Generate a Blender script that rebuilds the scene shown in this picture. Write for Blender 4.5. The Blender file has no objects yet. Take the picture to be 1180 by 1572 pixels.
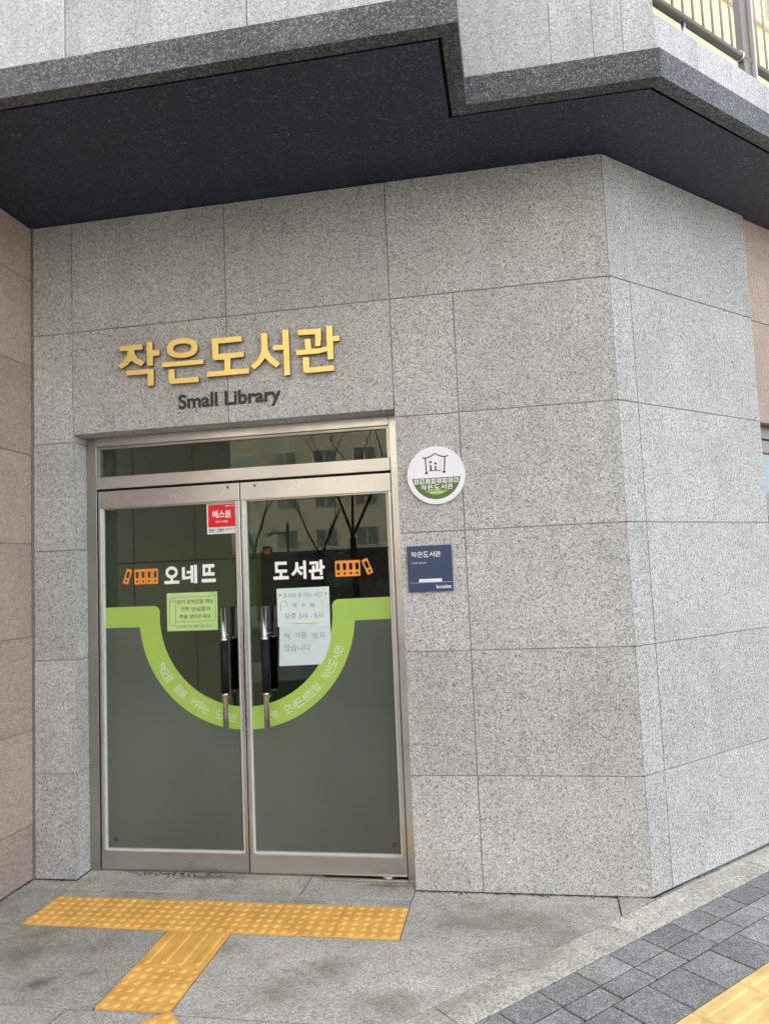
import bpy, bmesh, math, random
from mathutils import Vector, Matrix
random.seed(7)
R = math.radians
S = bpy.context.scene
COL = S.collection

# ------------------------------------------------------------------ camera
cam_d = bpy.data.cameras.new("camera")
cam = bpy.data.objects.new("camera", cam_d)
COL.objects.link(cam)
rt = Vector((0.9842294, 0.1716835, -0.0426284))
up = Vector((0.0559641, -0.0735990, 0.9957164))
fw = Vector((-0.1678106, 0.9823991, 0.0820464))
M = Matrix((rt, up, -fw)).transposed().to_4x4()
M.translation = Vector((2.0394, -3.7331, 1.5715))
cam.matrix_world = M
cam_d.sensor_fit = 'VERTICAL'
cam_d.sensor_height = 36.0
cam_d.lens = 36.0 * 1129.13 / 1572
cam_d.clip_start = 0.05
cam_d.clip_end = 3000
S.camera = cam

# ------------------------------------------------------------------ world, sun, exposure
SUN_EL, SUN_AZ = 36.0, 20.0        # sun behind the building: the doorway lies in open shade
w = bpy.data.worlds.new("World")
S.world = w
w.use_nodes = True
nt = w.node_tree
for n in list(nt.nodes):
    nt.nodes.remove(n)
sky = nt.nodes.new('ShaderNodeTexSky')
sky.sky_type = 'NISHITA'
sky.sun_disc = False
sky.sun_elevation = R(SUN_EL)
sky.sun_rotation = R(-SUN_AZ)
sky.dust_density = 4.0
sky.air_density = 1.0
hs = nt.nodes.new('ShaderNodeHueSaturation')
hs.inputs['Saturation'].default_value = 0.34
bg = nt.nodes.new('ShaderNodeBackground')
bg.inputs['Strength'].default_value = 0.15
wo = nt.nodes.new('ShaderNodeOutputWorld')
nt.links.new(sky.outputs[0], hs.inputs['Color'])
nt.links.new(hs.outputs[0], bg.inputs['Color'])
nt.links.new(bg.outputs[0], wo.inputs['Surface'])
sd = bpy.data.lights.new("sun", 'SUN')
sd.energy = 3.0
sd.angle = R(0.5)
sd.color = (1.0, 0.93, 0.82)
sun = bpy.data.objects.new("sun", sd)
COL.objects.link(sun)
az = R(SUN_AZ)
dirv = Vector((-math.sin(az) * math.cos(R(SUN_EL)), math.cos(az) * math.cos(R(SUN_EL)), math.sin(R(SUN_EL))))
sun.rotation_euler = dirv.to_track_quat('Z', 'Y').to_euler()
sun.location = (0, 30, 40)
S.view_settings.view_transform = 'Standard'
S.view_settings.look = 'None'
S.view_settings.gamma = 1
S.view_settings.exposure = 2.68
S.cycles.use_denoising = True
S.cycles.max_bounces = 10
S.cycles.transparent_max_bounces = 12

# ------------------------------------------------------------------ materials
MATS = {}


def new_mat(name):
    m = bpy.data.materials.new(name)
    m.use_nodes = True
    t = m.node_tree
    for n in list(t.nodes):
        t.nodes.remove(n)
    out = t.nodes.new('ShaderNodeOutputMaterial')
    b = t.nodes.new('ShaderNodeBsdfPrincipled')
    t.links.new(b.outputs[0], out.inputs['Surface'])
    MATS[name] = m
    return m, t, b, out


def coords(t, obj_random=True, scale=(1, 1, 1)):
    tc = t.nodes.new('ShaderNodeTexCoord')
    mp = t.nodes.new('ShaderNodeMapping')
    mp.inputs['Scale'].default_value = scale
    t.links.new(tc.outputs['Object'], mp.inputs['Vector'])
    if obj_random:
        oi = t.nodes.new('ShaderNodeObjectInfo')
        mu = t.nodes.new('ShaderNodeVectorMath')
        mu.operation = 'SCALE'
        mu.inputs[0].default_value = (37.0, 53.0, 29.0)
        t.links.new(oi.outputs['Random'], mu.inputs['Scale'])
        ad = t.nodes.new('ShaderNodeVectorMath')
        ad.operation = 'ADD'
        t.links.new(mp.outputs[0], ad.inputs[0])
        t.links.new(mu.outputs[0], ad.inputs[1])
        return ad.outputs[0], oi
    return mp.outputs[0], None


def ramp(t, fac, stops, interp='LINEAR'):
    r = t.nodes.new('ShaderNodeValToRGB')
    r.color_ramp.interpolation = interp
    e = r.color_ramp.elements
    while len(e) < len(stops):
        e.new(0.5)
    for i, (p, c) in enumerate(stops):
        e[i].position = p
        e[i].color = (c[0], c[1], c[2], 1) if hasattr(c, '__len__') else (c, c, c, 1)
    t.links.new(fac, r.inputs[0])
    return r.outputs[0]


def mix(t, mode, fac, a, b):
    m = t.nodes.new('ShaderNodeMix')
    m.data_type = 'RGBA'
    m.blend_type = mode
    for k, v in ((0, fac), (6, a), (7, b)):
        if hasattr(v, 'links') or isinstance(v, bpy.types.NodeSocket):
            t.links.new(v, m.inputs[k])
        elif k == 0:
            m.inputs[0].default_value = v
        else:
            m.inputs[k].default_value = (v[0], v[1], v[2], 1)
    return m.outputs[2]


def noise(t, vec, scale, detail=4, rough=0.6):
    n = t.nodes.new('ShaderNodeTexNoise')
    n.inputs['Scale'].default_value = scale
    n.inputs['Detail'].default_value = detail
    n.inputs['Roughness'].default_value = rough
    t.links.new(vec, n.inputs['Vector'])
    return n.outputs[0]


def granite(name, stops, grain=150, rough=0.75, tone=0.12, dirt=(0.30, 0.27, 0.22), dirt_amt=0.25, bump=0.25, streak=0.0,
            dirt_scale=2.2, dirt_lo=0.52):
    m, t, b, out = new_mat(name)
    v, oi = coords(t)
    vo = t.nodes.new('ShaderNodeTexVoronoi')
    vo.inputs['Scale'].default_value = grain
    vo.inputs['Randomness'].default_value = 1
    t.links.new(v, vo.inputs['Vector'])
    sp = t.nodes.new('ShaderNodeSeparateColor')
    t.links.new(vo.outputs['Color'], sp.inputs[0])
    c1 = ramp(t, sp.outputs[0], stops)
    vo2 = t.nodes.new('ShaderNodeTexVoronoi')
    vo2.inputs['Scale'].default_value = grain * 0.55
    t.links.new(v, vo2.inputs['Vector'])
    sp2 = t.nodes.new('ShaderNodeSeparateColor')
    t.links.new(vo2.outputs['Color'], sp2.inputs[0])
    c2 = ramp(t, sp2.outputs[1], stops)
    c = mix(t, 'MIX', 0.42, c1, c2)
    # cloudy variation of the stone
    nz = noise(t, v, 3.0, 5, 0.6)
    var = ramp(t, nz, [(0.3, 1 - tone), (0.7, 1 + tone * 0.4)])
    c = mix(t, 'MULTIPLY', 1.0, c, var)
    # slab to slab tone
    pr = ramp(t, oi.outputs['Random'], [(0.0, 1 - tone), (1.0, 1.0)])
    c = mix(t, 'MULTIPLY', 1.0, c, pr)
    if streak:
        v2, _ = coords(t, True, (7, 7, 0.35))
        ns = noise(t, v2, 1.6, 4, 0.65)
        sf = ramp(t, ns, [(0.45, 0.0), (0.72, streak)])
        c = mix(t, 'MULTIPLY', sf, c, (0.62, 0.62, 0.6))
    nd = noise(t, v, dirt_scale, 6, 0.7)
    df = ramp(t, nd, [(dirt_lo, 0.0), (0.8, dirt_amt)])
    c = mix(t, 'MIX', df, c, dirt)
    t.links.new(c, b.inputs['Base Color'])
    b.inputs['Roughness'].default_value = rough
    bp = t.nodes.new('ShaderNodeBump')
    bp.inputs['Strength'].default_value = bump
    bp.inputs['Distance'].default_value = 0.002
    t.links.new(sp.outputs[0], bp.inputs['Height'])
    t.links.new(bp.outputs[0], b.inputs['Normal'])
    return m


granite('grey_granite', [(0.0, (.09, .09, .09)), (0.15, (.25, .25, .25)), (0.32, (.45, .449, .442)), (0.7, (.56, .559, .55)), (1.0, (.80, .80, .79))],
        grain=225, tone=.13, dirt=(.33, .30, .24), dirt_amt=.32, streak=0.20)
granite('pale_granite', [(0.0, (.26, .26, .255)), (0.2, (.46, .46, .455)), (0.6, (.60, .60, .60)), (1.0, (.84, .84, .84))],
        grain=220, tone=.14, dirt_amt=.1, streak=.4)
granite('pink_granite', [(0.0, (.20, .15, .12)), (0.25, (.37, .285, .24)), (0.6, (.50, .39, .325)), (1.0, (.68, .56, .48))],
        grain=260, dirt=(.20, .16, .14), dirt_amt=.3)
granite('flamed_dark_granite', [(0.0, (.025, .026, .03)), (0.35, (.06, .062, .068)), (0.75, (.12, .122, .13)), (1.0, (.45, .45, .47))],
        grain=210, rough=.6, tone=.35, dirt=(.19, .19, .19), dirt_amt=.35, bump=.5)
granite('black_granite', [(0.0, (.004, .011, .034)), (0.55, (.008, .017, .046)), (0.82, (.034, .048, .085)), (0.97, (.09, .10, .13)), (1.0, (.36, .37, .40))],
        grain=190, rough=.38, tone=.25, dirt=(.02, .026, .045), dirt_amt=.2, bump=.15)
granite('paving_granite', [(0.0, (.20, .188, .165)), (0.25, (.38, .357, .312)), (0.6, (.54, .508, .45)), (1.0, (.80, .765, .69))],
        grain=250, tone=.2, dirt=(.15, .125, .095), dirt_amt=.95, bump=.4, dirt_scale=2.1, dirt_lo=.50)
granite('kerb_granite', [(0.0, (.24, .215, .165)), (0.3, (.47, .445, .385)), (0.65, (.63, .60, .53)), (1.0, (.86, .80, .68))],
        grain=160, tone=.2, dirt=(.18, .165, .12), dirt_amt=.6, bump=.5)
granite('paver_concrete', [(0.0, (.12, .12, .117)), (0.3, (.28, .272, .258)), (0.7, (.415, .405, .387)), (1.0, (.72, .715, .70))],
        grain=260, tone=.40, dirt=(.10, .09, .08), dirt_amt=.4, bump=.6)


def spots(name, lst):
    m = MATS[name]
    t = m.node_tree
    b = next(n for n in t.nodes if n.type == 'BSDF_PRINCIPLED')
    src = b.inputs['Base Color'].links[0].from_socket
    ge = t.nodes.new('ShaderNodeNewGeometry')
    nz = t.nodes.new('ShaderNodeTexNoise')
    nz.inputs['Scale'].default_value = 22
    nz.inputs['Detail'].default_value = 6
    t.links.new(ge.outputs['Position'], nz.inputs['Vector'])
    for x, y, rx, ry, ang, amt, colr in lst:
        mp = t.nodes.new('ShaderNodeMapping')
        mp.vector_type = 'TEXTURE'
        mp.inputs['Location'].default_value = (x, y, 0)
        mp.inputs['Rotation'].default_value = (0, 0, R(ang))
        mp.inputs['Scale'].default_value = (rx, ry, 1)
        t.links.new(ge.outputs['Position'], mp.inputs['Vector'])
        ln = t.nodes.new('ShaderNodeVectorMath')
        ln.operation = 'LENGTH'
        t.links.new(mp.outputs[0], ln.inputs[0])
        ad = t.nodes.new('ShaderNodeMath')
        ad.operation = 'MULTIPLY_ADD'
        t.links.new(nz.outputs[0], ad.inputs[0])
        ad.inputs[1].default_value = 1.6
        t.links.new(ln.outputs['Value'], ad.inputs[2])
        f = ramp(t, ad.outputs[0], [(0.0, amt), (0.95, amt), (1.0, amt * .9)])
        mr = t.nodes.new('ShaderNodeMapRange')
        mr.inputs['From Min'].default_value = .9
        mr.inputs['From Max'].default_value = 1.9
        mr.inputs['To Min'].default_value = amt
        mr.inputs['To Max'].default_value = 0
        t.links.new(ad.outputs[0], mr.inputs['Value'])
        src = mix(t, 'MIX', mr.outputs[0], src, colr)
    t.links.new(src, b.inputs['Base Color'])


spots('paving_granite', [
    (.089, -.953, .085, .045, 35, .85, (.13, .10, .075)), (1.208, -.731, .15, .09, 20, .6, (.16, .13, .10)),
    (1.05, -.95, .22, .15, 10, .28, (.17, .14, .11)), (-.05, -.70, .22, .09, 25, .35, (.16, .14, .11)), (.25, -.86, .06, .03, 30, .5, (.12, .11, .09)),
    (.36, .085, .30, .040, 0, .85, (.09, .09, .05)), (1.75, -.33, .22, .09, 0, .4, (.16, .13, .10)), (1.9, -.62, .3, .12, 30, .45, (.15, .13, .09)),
    (2.0, -.30, .2, .06, 40, .4, (.2, .17, .12)), (.75, -.62, .10, .08, 0, .35, (.16, .15, .12)), (1.45, -.95, .16, .1, 0, .35, (.17, .15, .11)),
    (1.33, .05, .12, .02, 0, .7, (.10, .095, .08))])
spots('kerb_granite', [(2.05, -.62, .25, .06, 45, .45, (.20, .18, .11)), (1.75, -.92, .3, .08, 45, .5, (.19, .17, .10)), (2.9, .22, .2, .05, 45, .3, (.24, .2, .14))])


def plain(name, col, rough=0.5, metal=0.0, spec=0.5, var=0.08, scale=8, col2=None, bump=0.0, bscale=200):
    m, t, b, out = new_mat(name)
    v, oi = coords(t)
    nz = noise(t, v, scale, 5, 0.6)
    c = ramp(t, nz, [(0.3, tuple(x * (1 - var) for x in col)), (0.7, col2 or tuple(min(1, x * (1 + var * .5)) for x in col))])
    t.links.new(c, b.inputs['Base Color'])
    b.inputs['Roughness'].default_value = rough
    b.inputs['Metallic'].default_value = metal
    b.inputs['Specular IOR Level'].default_value = spec
    if bump:
        n2 = noise(t, v, bscale, 3, 0.6)
        bp = t.nodes.new('ShaderNodeBump')
        bp.inputs['Strength'].default_value = bump
        bp.inputs['Distance'].default_value = 0.001
        t.links.new(n2, bp.inputs['Height'])
        t.links.new(bp.outputs[0], b.inputs['Normal'])
    return m


def steel(name, col, rough, streaks=(1, 1, 60)):
    m, t, b, out = new_mat(name)
    v, _ = coords(t, True, streaks)
    nz = noise(t, v, 3, 3, 0.5)
    v2, _ = coords(t)
    nb = noise(t, v2, 2.5, 2, 0.5)
    c = ramp(t, nb, [(0.25, tuple(x * .88 for x in col)), (0.75, col)])
    t.links.new(c, b.inputs['Base Color'])
    r = ramp(t, nz, [(0.3, rough * .75), (0.7, rough * 1.3)])
    t.links.new(r, b.inputs['Roughness'])
    b.inputs['Metallic'].default_value = 1
    return m


steel('steel', (.65, .65, .64), .30, (1, 1, 1))
steel('steel_dull', (.46, .445, .41), .40, (1, 1, 1))
steel('chrome', (.74, .71, .67), .18, (1, 1, 1))
plain('gold', (.95, .71, .24), rough=.36, metal=.45, var=.10, scale=4)
plain('letter_edge', (.20, .12, .035), rough=.5)
plain('charcoal_paint', (.030, .030, .028), rough=.5)
plain('grout', (.32, .32, .31), rough=.9, var=.3)
plain('sealant', (.20, .20, .17), rough=.7, var=.15)
plain('black_rubber', (.006, .007, .011), rough=.6, spec=.25)
plain('dark_gap', (.012, .012, .012), rough=.9)
plain('white_print', (.90, .90, .90), rough=.4, var=.02)
plain('orange_film', (.86, .30, .04), rough=.4, var=.04)
plain('green_film', (.36, .56, .10), rough=.38, var=.06, scale=2)
plain('pale_print', (.66, .76, .60), rough=.4, var=.02)
plain('green_paper', (.50, .70, .28), rough=.6, var=.03)
plain('white_paper', (.66, .76, .75), rough=.6, var=.05)
plain('ink_green', (.07, .12, .04), rough=.6)
plain('sheet_paper', (.60, .70, .72), rough=.6, var=.05)
plain('ink_grey', (.25, .28, .29), rough=.6)
plain('ink_teal', (.12, .30, .26), rough=.6)
plain('ink_lime', (.40, .62, .18), rough=.6)
plain('sticker_red', (.72, .008, .02), rough=.35, var=.03)
plain('sticker_white', (.75, .76, .74), rough=.35, var=.03)
plain('navy_print', (.02, .04, .12), rough=.4)
plain('cyan_print', (.12, .40, .55), rough=.4)
plain('sign_white', (.80, .80, .86), rough=.3, var=.02)
plain('sign_green', (.095, .15, .03), rough=.35, var=.04)
plain('sign_lime', (.30, .47, .045), rough=.35)
plain('sign_black', (.03, .035, .045), rough=.4)
plain('sign_beige', (.62, .56, .48), rough=.5)
plain('sign_blue', (.032, .055, .13), rough=.32, var=.04)
plain('tactile_yellow', (.86, .47, .11), rough=.6, var=.24, scale=9, bump=.3)
plain('tactile_yellow_street', (.84, .56, .20), rough=.65, var=.26, scale=9, bump=.4)
plain('olive_panel', (.38, .37, .25), rough=.55, var=.08, scale=2)
plain('teal_frame', (.70, .80, .76), rough=.5)
plain('interior_wall', (.22, .215, .19), rough=.8)
plain('interior_floor', (.10, .095, .08), rough=.4)
plain('interior_dark', (.02, .02, .02), rough=.6)
plain('blue_cloth', (.12, .18, .27), rough=.9)
plain('cream_wall', (.78, .70, .46), rough=.8, var=.05)
plain('yellow_wall', (.84, .76, .40), rough=.8, var=.04)
plain('white_wall', (.80, .79, .77), rough=.8, var=.05)
plain('peach_wall', (.78, .58, .42), rough=.8, var=.05)
plain('far_wall', (.22, .195, .155), rough=.85, var=.12, scale=.3)
plain('far_wall_grey', (.17, .165, .155), rough=.85, var=.12, scale=.3)
plain('far_dark', (.05, .045, .04), rough=.8, var=.5, scale=.8)
plain('far_glass', (.08, .085, .08), rough=.1)
plain('window_frame_white', (.6, .6, .58), rough=.5)
plain('rail_pale', (.55, .54, .56), rough=.45)
plain('far_frame', (.30, .29, .26), rough=.6)
plain('bark', (.055, .045, .035), rough=.9, var=.4, scale=12)
plain('asphalt', (.05, .05, .052), rough=.9, var=.25, scale=3)
plain('ground_grey', (.36, .35, .33), rough=.9, var=.25, scale=2)
plain('moss_dirt', (.07, .07, .045), rough=.95, var=.5, scale=30)
plain('pole_grey', (.12, .12, .12), rough=.5)
plain('sky_blue_glass', (.27, .36, .41), rough=.35)
plain('taupe_metal', (.20, .18, .165), rough=.4, metal=.4)

# glass: clear sheet with a mirror-like coat that depends only on the angle
m, t, b, out = new_mat('glass')
t.nodes.remove(b)
tr = t.nodes.new('ShaderNodeBsdfTransparent')
tr.inputs[0].default_value = (.70, .76, .70, 1)
gl = t.nodes.new('ShaderNodeBsdfGlossy')
gl.inputs['Roughness'].default_value = 0.0
gl.inputs['Color'].default_value = (.9, .95, .9, 1)
fr = t.nodes.new('ShaderNodeFresnel')
fr.inputs[0].default_value = 1.5
ms = t.nodes.new('ShaderNodeMixShader')
t.links.new(fr.outputs[0], ms.inputs[0])
t.links.new(tr.outputs[0], ms.inputs[1])
t.links.new(gl.outputs[0], ms.inputs[2])
t.links.new(ms.outputs[0], out.inputs['Surface'])

# frosted film: satin, lets a little of the room through
m, t, b, out = new_mat('frosted_film')
v, oi = coords(t, False)
nz = noise(t, v, 1.3, 2, 0.5)
c = ramp(t, nz, [(0.35, (.16, .185, .165)), (0.65, (.23, .255, .225))])
t.links.new(c, b.inputs['Base Color'])
b.inputs['Roughness'].default_value = .24
tl = t.nodes.new('ShaderNodeBsdfTranslucent')
tl.inputs[0].default_value = (.4, .5, .45, 1)
ms = t.nodes.new('ShaderNodeMixShader')
ms.inputs[0].default_value = .30
t.links.new(b.outputs[0], ms.inputs[1])
t.links.new(tl.outputs[0], ms.inputs[2])
tp = t.nodes.new('ShaderNodeBsdfTransparent')
m2 = t.nodes.new('ShaderNodeMixShader')
m2.inputs[0].default_value = .34
t.links.new(ms.outputs[0], m2.inputs[1])
t.links.new(tp.outputs[0], m2.inputs[2])
t.links.new(m2.outputs[0], out.inputs['Surface'])

# ------------------------------------------------------------------ object helpers
RZ = {}
WL = {}      # world location of every object (nothing above a mesh is rotated)


def thing(name, label, cat, loc=(0, 0, 0), group=None):
    o = bpy.data.objects.new(name, None)
    o.empty_display_size = .1
    COL.objects.link(o)
    o.location = loc
    WL[o.name] = Vector(loc)
    o['label'] = label
    o['category'] = cat
    if group:
        o['group'] = group
    return o


def setting(name, loc=(0, 0, 0)):
    o = bpy.data.objects.new(name, None)
    o.empty_display_size = .1
    COL.objects.link(o)
    o.location = loc
    WL[o.name] = Vector(loc)
    o['kind'] = 'structure'
    return o


def tag(o, label=None, cat=None, group=None, kind=None):
    for k, x in (('label', label), ('category', cat), ('group', group), ('kind', kind)):
        if x:
            o[k] = x
    return o


def link(name, me, mat, loc=(0, 0, 0), parent=None, rotz=0):
    if mat and not me.materials:
        me.materials.append(MATS[mat])
    o = bpy.data.objects.new(name, me)
    COL.objects.link(o)
    WL[o.name] = Vector(loc)
    if parent:
        o.parent = parent
        pr_ = RZ.get(parent.name, 0.0)
        o.location = Matrix.Rotation(-pr_, 3, 'Z') @ (Vector(loc) - WL[parent.name])
        o.rotation_euler[2] = rotz - pr_
    else:
        o.location = loc
        o.rotation_euler[2] = rotz
    RZ[o.name] = rotz
    return o


def from_bm(bm, name):
    me = bpy.data.meshes.new(name)
    bmesh.ops.recalc_face_normals(bm, faces=bm.faces)
    bm.to_mesh(me)
    bm.free()
    return me


def bm_box(bm, c, s, rot=0):
    r = bmesh.ops.create_cube(bm, size=1)
    mt = Matrix.Translation(c) @ Matrix.Rotation(rot, 4, 'Z') @ Matrix.Diagonal((s[0], s[1], s[2], 1))
    bmesh.ops.transform(bm, matrix=mt, verts=r['verts'])
    return r['verts']


def box(name, x, y, z, mat, parent=None, bevel=0.0, rotz=0):
    """box between (x0,x1),(y0,y1),(z0,z1)"""
    c = ((x[0] + x[1]) / 2, (y[0] + y[1]) / 2, (z[0] + z[1]) / 2)
    s = (abs(x[1] - x[0]), abs(y[1] - y[0]), abs(z[1] - z[0]))
    bm = bmesh.new()
    bm_box(bm, (0, 0, 0), s)
    if bevel:
        bmesh.ops.bevel(bm, geom=bm.edges[:], offset=bevel, segments=1, affect='EDGES')
    return link(name, from_bm(bm, name), mat, c, parent, rotz)


def obox(name, c, s, rotz, mat, parent=None, bevel=0.0):
    bm = bmesh.new()
    bm_box(bm, (0, 0, 0), s)
    if bevel:
        bmesh.ops.bevel(bm, geom=bm.edges[:], offset=bevel, segments=1, affect='EDGES')
    return link(name, from_bm(bm, name), mat, c, parent, rotz)


def clip(poly, nx, ny, d):
    """keep the part of a polygon where nx*x+ny*y <= d"""
    out = []
    for i in range(len(poly)):
        a, b_ = poly[i], poly[(i + 1) % len(poly)]
        fa, fb = nx * a[0] + ny * a[1] - d, nx * b_[0] + ny * b_[1] - d
        if fa <= 0:
            out.append(a)
        if (fa < 0 < fb) or (fb < 0 < fa):
            k = fa / (fa - fb)
            out.append((a[0] + (b_[0] - a[0]) * k, a[1] + (b_[1] - a[1]) * k))
    return out


def prism(name, poly, z0, z1, mat, parent=None, bevel=0.0):
    cx = sum(p[0] for p in poly) / len(poly)
    cy = sum(p[1] for p in poly) / len(poly)
    bm = bmesh.new()
    lo = [bm.verts.new((p[0] - cx, p[1] - cy, 0)) for p in poly]
    hi = [bm.verts.new((p[0] - cx, p[1] - cy, z1 - z0)) for p in poly]
    bm.faces.new(lo[::-1])
    top = bm.faces.new(hi)
    n = len(poly)
    for i in range(n):
        bm.faces.new((lo[i], lo[(i + 1) % n], hi[(i + 1) % n], hi[i]))
    bmesh.ops.recalc_face_normals(bm, faces=bm.faces)
    if bevel:
        bmesh.ops.bevel(bm, geom=list(top.edges), offset=bevel, segments=1, affect='EDGES')
    return link(name, from_bm(bm, name), mat, (cx, cy, z0), parent)


def plate(name, loops, y, th, mat, parent=None):
    """vertical plate: filled x-z outline(s) (first outer, others holes), front face at y, thickness th behind it"""
    allp = [p for l in loops for p in l]
    cx = sum(p[0] for p in allp) / len(allp)
    cz = sum(p[1] for p in allp) / len(allp)
    bm = bmesh.new()
    edges = []
    for l in loops:
        vs = [bm.verts.new((p[0] - cx, 0, p[1] - cz)) for p in l]
        for i in range(len(vs)):
            edges.append(bm.edges.new((vs[i], vs[(i + 1) % len(vs)])))
    bmesh.ops.triangle_fill(bm, use_beauty=True, use_dissolve=False, edges=edges)
    for f in bm.faces:
        f.normal_update()
        if f.normal.y > 0:
            f.normal_flip()
    if th > 0:
        r = bmesh.ops.extrude_face_region(bm, geom=bm.faces[:])
        vs = [g for g in r['geom'] if isinstance(g, bmesh.types.BMVert)]
        bmesh.ops.translate(bm, verts=vs, vec=(0, th, 0))
    return link(name, from_bm(bm, name), mat, (cx, y, cz), parent)


_txt = {}


def glyph_mesh(s, off=0.0, res=4):
    k = (s, off)
    if k in _txt:
        return _txt[k]
    c = bpy.data.curves.new('t', 'FONT')
    c.body = s
    c.extrude = .08
    c.bevel_depth = off
    c.bevel_resolution = 0
    c.resolution_u = res
    o = bpy.data.objects.new('t', c)
    COL.objects.link(o)
    dg = bpy.context.evaluated_depsgraph_get()
    dg.update()
    me = bpy.data.meshes.new_from_object(o.evaluated_get(dg))
    bpy.data.objects.remove(o)
    bm = bmesh.new()
    bm.from_mesh(me)
    bmesh.ops.remove_doubles(bm, verts=bm.verts, dist=1e-5)
    d = .08 + off
    bmesh.ops.delete(bm, geom=[f for f in bm.faces if all(v.co.z < -.079 for v in f.verts)], context='FACES')
    bm.verts.index_update()
    vs = [Vector((v.co.x, v.co.y, (v.co.z + d) / (2 * d))) for v in bm.verts]
    fs = [tuple(v.index for v in f.verts) for f in bm.faces]
    bm.free()
    bpy.data.meshes.remove(me)
    _txt[k] = (vs, fs)
    return _txt[k]


def lettering(name, s, x, z, y, mat, parent=None, off=0.0, th=0.0, ang=0.0, h=None, keep=False, up_ang=None):
    """text mesh standing in the wall plane.  x=(x0,x1), z=(z0,z1) bounding box; th=thickness"""
    vs, fs = glyph_mesh(s, off)
    x0, x1 = min(v.x for v in vs), max(v.x for v in vs)
    y0, y1 = min(v.y for v in vs), max(v.y for v in vs)
    sx = (x[1] - x[0]) / (x1 - x0)
    sz = (z[1] - z[0]) / (y1 - y0)
    if keep:
        sz = sx
    cx, cz = (x[0] + x[1]) / 2, (z[0] + z[1]) / 2
    bm = bmesh.new()
    ca, sa = math.cos(ang), math.sin(ang)
    bv = []
    for v in vs:
        px = (v.x - (x0 + x1) / 2) * sx
        pz = (v.y - (y0 + y1) / 2) * sz
        bv.append(bm.verts.new((px * ca - pz * sa, (1 - v.z) * (th or .0004), px * sa + pz * ca)))
    for f in fs:
        try:
            bm.faces.new([bv[i] for i in f])
        except ValueError:
            pass
    return link(name, from_bm(bm, name), mat, (cx, y, cz), parent)


def tube_bm(bm, a, b_, r0, r1=None, n=12, caps=True):
    a, b_ = Vector(a), Vector(b_)
    d = b_ - a
    r = bmesh.ops.create_cone(bm, cap_ends=caps, segments=n, radius1=r0, radius2=r1 if r1 is not None else r0, depth=d.length)
    mt = Matrix.Translation((a + b_) / 2) @ d.to_track_quat('Z', 'Y').to_matrix().to_4x4()
    bmesh.ops.transform(bm, matrix=mt, verts=r['verts'])
    return r['verts']


def tube(name, a, b_, r, mat, parent=None, n=16, smooth=True):
    c = (Vector(a) + Vector(b_)) / 2
    bm = bmesh.new()
    tube_bm(bm, Vector(a) - c, Vector(b_) - c, r, n=n)
    me = from_bm(bm, name)
    if smooth:
        for p in me.polygons:
            if len(p.vertices) == 4:
                p.use_smooth = True
    return link(name, me, mat, c, parent)


# ------------------------------------------------------------------ key dimensions (metres; door wall is the plane y=0)
XL, XA, XB, XO, XD, XC = -0.6076, -0.3531, 0.5683, 1.4755, 1.8088, 2.5968
ZR = [0.0, 0.5549, 1.1661, 1.7685, 2.3746, 3.0065, 3.6519]
ZO = 2.415
A45 = R(44.5)
CD = Vector((math.cos(A45), math.sin(A45), 0))
CN = Vector((math.sin(A45), -math.cos(A45), 0))     # outward normal of the canted wall
G = 0.0030                                          # half a joint
TH = 0.03
H2 = math.sqrt(.5)


def st(s, t_):
    return (s * H2 + t_ * H2, s * H2 - t_ * H2)


# ================================================================== GROUND
g = box('ground', (-150, 150), (-150, 120), (-0.30, -0.030), 'ground_grey')
tag(g, kind='structure')
rd = box('road', (-150, 150), (-19, -9.5), (-0.026, -0.012), 'asphalt')
tag(rd, kind='structure')
bed = box('paving_bed', (-3.5, 6.5), (-7, 3), (-0.026, -0.014), 'moss_dirt')
tag(bed, kind='structure')

pav = setting('entrance_paving', (0.8, -0.8, 0))
TK = 1.8560      # inner line of the kerb, in kerb coordinates


def slab(poly, dz=0.0, mat='paving_granite'):
    q = clip(poly, H2, -H2, TK - 0.004)
    if len(q) >= 3:
        return prism('paving_slab', q, -0.04, 0.0 + dz, mat, pav, bevel=0.0015)


def rect(x0, x1, y0, y1, j=0.0028):
    return [(x0 + j, y0 + j), (x1 - j, y0 + j), (x1 - j, y1 - j), (x0 + j, y1 - j)]


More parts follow.
